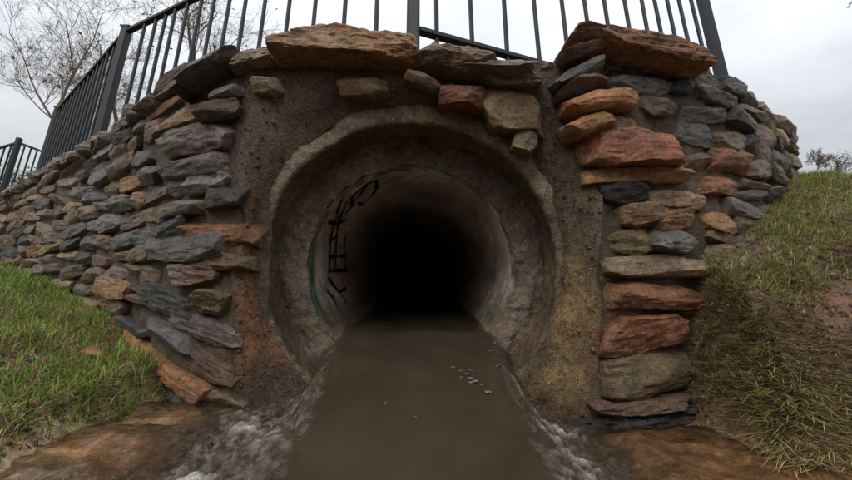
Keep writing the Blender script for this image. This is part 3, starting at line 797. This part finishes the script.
def keepL(p, r):
    c = clump(p, 201); e = -1.02 - .05 * clump(p, 203, 7)
    return in_front_left(p) & (p[:, 0] < e) & (r.random(len(p)) < .55 + .75 * c)
mb = MB()
pts = scatter(120000, -3.6, -.98, .7, 3.6, keepL, 301)
dens = np.random.default_rng(5).random(len(pts)) < np.clip(1.3 / pts[:, 1] ** 1.3, 0, 1); pts = pts[dens]
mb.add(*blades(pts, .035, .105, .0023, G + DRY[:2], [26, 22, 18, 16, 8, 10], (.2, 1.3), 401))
pts = scatter(26000, -2.2, -.98, .8, 2.6, keepL, 302)
mb.add(*blades(pts, .03, .07, .0022, DRY, [3, 4, 2, 3], (.8, 2.0), 402))
pts = scatter(5000, -4.8, -2.0, 2.2, 5.2, lambda p, r: in_front_left(p), 303)
mb.add(*blades(pts, .05, .12, .004, G, [2, 3, 2, 3], (.2, 1.0), 403))
tag(mb.build('grass', M['grass'], smooth=180), 'lush green grass bank below the left stone wall', 'grass', kind='stuff')

def rside(p):
    q = np.array([rplan(u)[0] for u in np.linspace(0, RLEN, 60)]); yw = np.interp(p[:, 0], q[:, 0], q[:, 1]); return p[:, 1] < yw - .015
def pxk(p):
    z = ground_z(p[:, 0], p[:, 1]); return proj(np.stack([p[:, 0], p[:, 1], z], 1))
def keepR(p, r):
    c = clump(p, 211, 5); x, y = pxk(p); bare = np.exp(-(((x - 835) / 30) ** 2 + ((y - 308) / 26) ** 2)) + .7 * np.exp(-(((x - 745) / 40) ** 2 + ((y - 250) / 14) ** 2))
    return rside(p) & (p[:, 0] > 1.0) & (p[:, 1] > 1.2 - .12 * (p[:, 0] - 1.24)) & (r.random(len(p)) < .75 + .6 * c - .9 * bare)
mb = MB()
pts = scatter(150000, 1.0, 3.2, 1.05, 3.1, keepR, 311)
pts = pts[np.random.default_rng(6).random(len(pts)) < np.clip(1.5 / pts[:, 1], 0, 1)]
gx_, gy_ = pxk(pts); green = (clump(pts, 215, 3.5) + .55 * sst(300, 190, gy_) - .35 * sst(330, 400, gy_)) > -.06
RG = [(.23, .31, .055), (.16, .255, .040), (.29, .325, .085)]
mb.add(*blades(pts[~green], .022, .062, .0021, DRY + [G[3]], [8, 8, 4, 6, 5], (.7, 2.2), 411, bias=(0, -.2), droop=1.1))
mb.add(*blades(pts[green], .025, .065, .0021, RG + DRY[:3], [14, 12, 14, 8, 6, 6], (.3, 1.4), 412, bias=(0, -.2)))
# straw hanging over the washed-out edge
pts = scatter(11000, 1.02, 2.2, 1.16, 1.45, lambda p, r: (r.random(len(p)) < .8) & (p[:, 1] > 1.19 - .12 * (p[:, 0] - 1.24)), 313)
mb.add(*blades(pts, .022, .058, .0019, DRY + RG, [8, 9, 5, 7, 4, 5, 3], (.8, 2.4), 413, bias=(-.05, -.2), droop=1.2))
pts = scatter(26000, 1.02, 2.5, 1.14, 1.85, lambda p, r: keepR(p, r) & (r.random(len(p)) < sst(1.9, 1.4, p[:, 1])), 315)
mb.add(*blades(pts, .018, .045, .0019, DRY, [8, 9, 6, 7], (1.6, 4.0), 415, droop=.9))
pts = scatter(2600, 1.03, 1.17, 1.3, 1.7, lambda p, r: rside(p), 314)
mb.add(*blades(pts, .03, .075, .0020, DRY + G, [8, 8, 4, 6, 3, 3, 2, 3], (.7, 1.6), 414, bias=(-.6, -.5), droop=1.3))
tag(mb.build('grass', M['grass'], smooth=180), 'straw coloured and patchy green grass on the steep right bank', 'grass', kind='stuff')
# tiny weeds: roots and twigs at the washed edge of the left bank
def leaf(x, y, D, ln, wd, yaw, pitch, col, label):
    v = []; f = []; n = 9
    for i in range(n):
        t = i / (n - 1); ww = wd * math.sin(math.pi * t ** .8) * .5 + .0005
        for s in (-1, 0, 1): v.append((ln * (t - .5), s * ww, .004 * s * s + .012 * math.sin(t * 3) * (1 if s else .4)))
    for i in range(n - 1):
        for s in (0, 1): f.append((3 * i + s, 3 * i + s + 1, 3 * i + s + 4, 3 * i + s + 3))
    R = Matrix.Rotation(yaw, 3, 'Z') @ Matrix.Rotation(1.0, 3, 'X') @ Matrix.Rotation(pitch, 3, 'Z')
    q = P(x, y, D); v = np.array([R @ Vector(k) for k in v]) + q
    mb = MB(); mb.add(v, f, col); mb.tube([q + np.array(R @ Vector((-ln / 2, 0, .002))), q + np.array(R @ Vector((-ln * .75, .006, .004)))], .0015, 5, col)
    o = mb.build('dead_leaf', M['leaf'], smooth=180); o.data.transform(Matrix.Translation(-Vector(q))); o.location = Vector(q); tag(o, label, 'leaf')
def gleaf(x, y, lift, *a):
    r = ray(x, y)
    for D in np.arange(.7, 5, .004):
        q = r * (D / r[1])
        if q[2] < float(ground_z(q[0], q[1])) + lift: break
    leaf(x, y, D, *a)
gleaf(94, 352, .05, .085, .034, .3, -.35, (.26, .125, .07), 'rusty brown fallen leaf lying on the green grass below the wall')
gleaf(24, 292, .05, .06, .02, -.5, .2, (.20, .13, .08), 'dull brown narrow leaf caught high in the grass near the far wall foot')

# ------------------------------------------------------------------ trees and shrubs
def grow(mb, p, d, ln, rad, lvl, r, tips, maxl, spread=.55, up=.12, c=(.10, .078, .062)):
    n = 4; pts = [p]; q = p; dd = d
    for i in range(n):
        dd = unit(dd + r.normal(size=3) * .13 + np.array([0, 0, up * .3])); q = q + dd * ln / n; pts.append(q)
    r1 = rad * (.62 if lvl < maxl else .4)
    mb.tube(pts, np.linspace(rad, r1, n + 1), 6 if lvl < 2 else (4 if lvl < 4 else 3), c, cap=lvl < 2)
    if lvl >= maxl: tips.append((q, dd)); return
    for i in range(1, n + 1):
        if lvl == 0 and i < 2: continue
        for _ in range(1 if r.random() < .75 else 2):
            if r.random() < .12: continue
            a = unit(r.normal(size=3)); side = unit(a - dd * (a @ dd))
            nd = unit(dd * (1 - spread * .6) + side * spread * r.uniform(.7, 1.3) + np.array([0, 0, up]))
            grow(mb, pts[i], nd, ln * r.uniform(.52, .78), max(r1 * r.uniform(.5, .75), .0028), lvl + 1, r, tips, maxl, spread, up, c)
def bare_tree(base, h, rad, seed, label, maxl=5, leafn=80, lean=(0, 0, 1), c=(.105, .082, .065), lc=(.15, .085, .05), group='bare trees beyond the fence', name='bare_tree', spread=.62):
    r = np.random.default_rng(seed); t = thing(name, tuple(base), label, 'tree', group)
    base = np.asarray(base, float); tips = []
    mb = MB(); d = unit(lean); tp = [base - np.array([0, 0, .1])]; q = base; 
    for i in range(5): d = unit(d + r.normal(size=3) * .07); q = q + d * h * .09; tp.append(q)
    mb.tube(tp, np.linspace(rad * 1.25, rad * .8, 6), 8, c); mb.build('trunk', M['bark'], t, smooth=180)
    mb = MB()
    for k in range(3):
        nd = unit(d + r.normal(size=3) * (.25 if k == 0 else .5)); nd[2] = abs(nd[2])
        grow(mb, tp[5 if k == 0 else 4], nd, h * (.34 if k == 0 else .28), rad * (.75 if k == 0 else .55), 1, r, tips, maxl, spread, .10, c)
    mb.build('crown', M['bark'], t, smooth=180)
    if leafn:
        mb = MB(); k = h * .011
        for i in r.choice(len(tips), min(leafn, len(tips)), replace=False):
            q, dd = tips[i]; a = unit(r.normal(size=3)); b = unit(np.cross(a, dd)); s = k * r.uniform(.6, 1.3)
            mb.add([q, q + a * s + b * s * .5, q + a * s * 2, q + a * s - b * s * .5], [(0, 1, 2, 3)], np.array(lc) * r.uniform(.6, 1.3))
        mb.build('leaf', M['leaf'], t)['kind'] = 'stuff'
    return t
bare_tree(P(58, 214, 9.0), 5.0, .05, 21, 'tall bare tree with fine pale twigs at the far end of the fence', 6, 50, (-.22, 0, 1), (.14, .108, .08))
bare_tree(P(196, 150, 8.0), 3.3, .042, 34, 'leggy bare tree with scattered brown leaves seen through the fence bars', 5, 90, (-.05, 0, 1), (.12, .095, .078), (.16, .085, .05))
bare_tree(P(118, 165, 10.5), 4.6, .042, 47, 'slender bare tree rising between the two nearest fence posts on the wing wall', 4, 60, (.1, 0, 1), (.12, .095, .075))
# shrubs past the right bank
bare_tree(P(818, 180, 5.2), .40, .007, 63, 'small bare twiggy shrub on the crest of the right bank', 5, 0, (.1, 0, 1), (.22, .20, .185), group='shrubs on the bank crest', name='bare_shrub')
def leafy(base, h, w_, seed, n, col, label, name='evergreen_shrub'):
    r = np.random.default_rng(seed); t = thing(name, tuple(base), label, 'shrub', 'shrubs on the bank crest' if h < 2 and base[0] > 0 else 'shrubs beyond the fence')
    mb = MB(); base = np.asarray(base, float); tips = []
    for k in range(5):
        d = unit([r.normal() * .45, r.normal() * .4, 1]); grow(mb, base, d, h * .5, h * .02, 3, r, tips, 5, .6, .15)
    mb.build('stem', M['bark'], t, smooth=180); mb = MB()
    for i in range(n):
        q, dd = tips[r.integers(len(tips))]; q = q + r.normal(size=3) * np.array([w_, w_, h]) * .09
        a = unit(r.normal(size=3)); b = unit(np.cross(a, r.normal(size=3))); s = h * r.uniform(.02, .045)
        mb.add([q, q + a * s + b * s * .35, q + a * s * 2.2, q + a * s - b * s * .35], [(0, 1, 2, 3)], np.array(col) * r.uniform(.5, 1.5))
    mb.build('foliage', M['leaf'], t)['kind'] = 'stuff'
leafy(P(840, 176, 5.6), .30, .5, 71, 700, (.045, .065, .035), 'dark evergreen shrub poking over the right bank crest')
leafy(P(26, 206, 8.5), .85, 1.0, 73, 900, (.075, .105, .03), 'low green bush behind the lower fence panel')
# overhanging branch tip from a tree standing outside the view on the right
t = thing('overhanging_tree', (8.6, 6.0, .5), 'tree twig with reddish buds dangling into the upper right corner', 'tree')
tipp = P(849, 6, 4.2)
tk = [np.array(q) for q in ((8.6, 6.0, .4), (8.55, 5.95, 1.6), (8.45, 5.8, 2.8), (8.5, 5.85, 3.9), (8.45, 5.95, 5.0))]
mb = MB(); mb.tube(tk, [.13, .11, .09, .07, .045], 8, (.1, .08, .06)); mb.build('trunk', M['bark'], t, smooth=180)
mb = MB(); mb.tube([tk[2], np.array([6.9, 5.2, 3.2]), tipp + np.array([.4, .2, .35]), tipp + np.array([.12, .05, .12]), tipp], [.06, .035, .015, .008, .003], 6, (.1, .08, .06))
rr_ = np.random.default_rng(3); tips = []
for q in (tk[2], tk[3], tk[3], tk[4], tk[4]):
    a_ = rr_.uniform(-1.2, 1.2); grow(mb, q, unit([.5 * math.cos(a_) + .2, .6 * math.sin(a_) + .3, 1.0]), 1.1, .04, 2, rr_, tips, 5)
mb.build('crown', M['bark'], t, smooth=180); mb = MB()
for i in range(9):
    q = tipp + rr_.normal(size=3) * .028 + np.array([.01, 0, .01]); a = unit(rr_.normal(size=3)); b = unit(np.cross(a, rr_.normal(size=3))); s = .016
    mb.add([q, q + a * s + b * s * .5, q + a * s * 2, q + a * s - b * s * .5], [(0, 1, 2, 3)], (.12, .06, .05))
mb.build('leaf', M['leaf'], t)['kind'] = 'stuff'

# ------------------------------------------------------------------ final scale
for me in bpy.data.meshes: me.transform(Matrix.Scale(S, 4))
for o in bpy.data.objects:
    o.location = o.location * S
    if '_o' in o: del o['_o']

# ------------------------------------------------------------------ camera, sky, sun
cam = bpy.data.cameras.new('camera'); co = bpy.data.objects.new('camera', cam); COL.objects.link(co)
co.location = (0, 0, 0); co.rotation_euler = (math.pi / 2 + PITCH, 0, 0)
cam.sensor_width = 36; cam.lens = 36 * F / 852; cam.clip_start = .05; cam.clip_end = 3000
scene.camera = co
SUN_EL, SUN_AZ = math.radians(52), math.radians(205)
wd = bpy.data.worlds.new('World'); scene.world = wd; wd.use_nodes = True
nt = wd.node_tree; bg = nt.nodes['Background']
sky = N(nt, 'ShaderNodeTexSky', sky_type='NISHITA', sun_disc=False, sun_elevation=SUN_EL, sun_rotation=SUN_AZ, air_density=1.0, dust_density=4.0, ozone_density=1.0)
tc = N(nt, 'ShaderNodeTexCoord')
mp = N(nt, 'ShaderNodeMapping'); mp.inputs['Scale'].default_value = (1.0, 1.0, 2.2); L(nt, tc.outputs['Generated'], mp.inputs['Vector'])
n1 = noise(nt, 2.1, 6, .55, mp.outputs[0]); n1.inputs['Distortion'].default_value = .4
cl = ramp(nt, n1.outputs[0], [(.30, (5.9, 6.2, 6.5)), (.50, (7.4, 7.7, 8.0)), (.70, (9.0, 9.2, 9.4))])
sx = N(nt, 'ShaderNodeSeparateXYZ'); L(nt, tc.outputs['Generated'], sx.inputs[0])
el = N(nt, 'ShaderNodeMapRange'); el.inputs['From Min'].default_value = 0; el.inputs['From Max'].default_value = 1; el.inputs['To Min'].default_value = .64; el.inputs['To Max'].default_value = 2.3
L(nt, sx.outputs[2], el.inputs[0])
L(nt, mix(nt, 'MULTIPLY', 1, mix(nt, 'MIX', .90, sky.outputs[0], cl.outputs[0]), el.outputs[0]), bg.inputs[0])
bg.inputs[1].default_value = .10
sun = bpy.data.lights.new('sun', 'SUN'); so = bpy.data.objects.new('sun', sun); COL.objects.link(so)
sun.energy = 1.5; sun.angle = math.radians(30); sun.color = (1, .97, .93)
dv = Vector((math.sin(SUN_AZ) * math.cos(SUN_EL), math.cos(SUN_AZ) * math.cos(SUN_EL), math.sin(SUN_EL)))
so.rotation_euler = dv.to_track_quat('Z', 'Y').to_euler()
scene.cycles.use_denoising = True
vs = scene.view_settings; vs.view_transform = 'Standard'; vs.look = 'None'; vs.gamma = 1; vs.exposure = 0; vs.use_curve_mapping = False
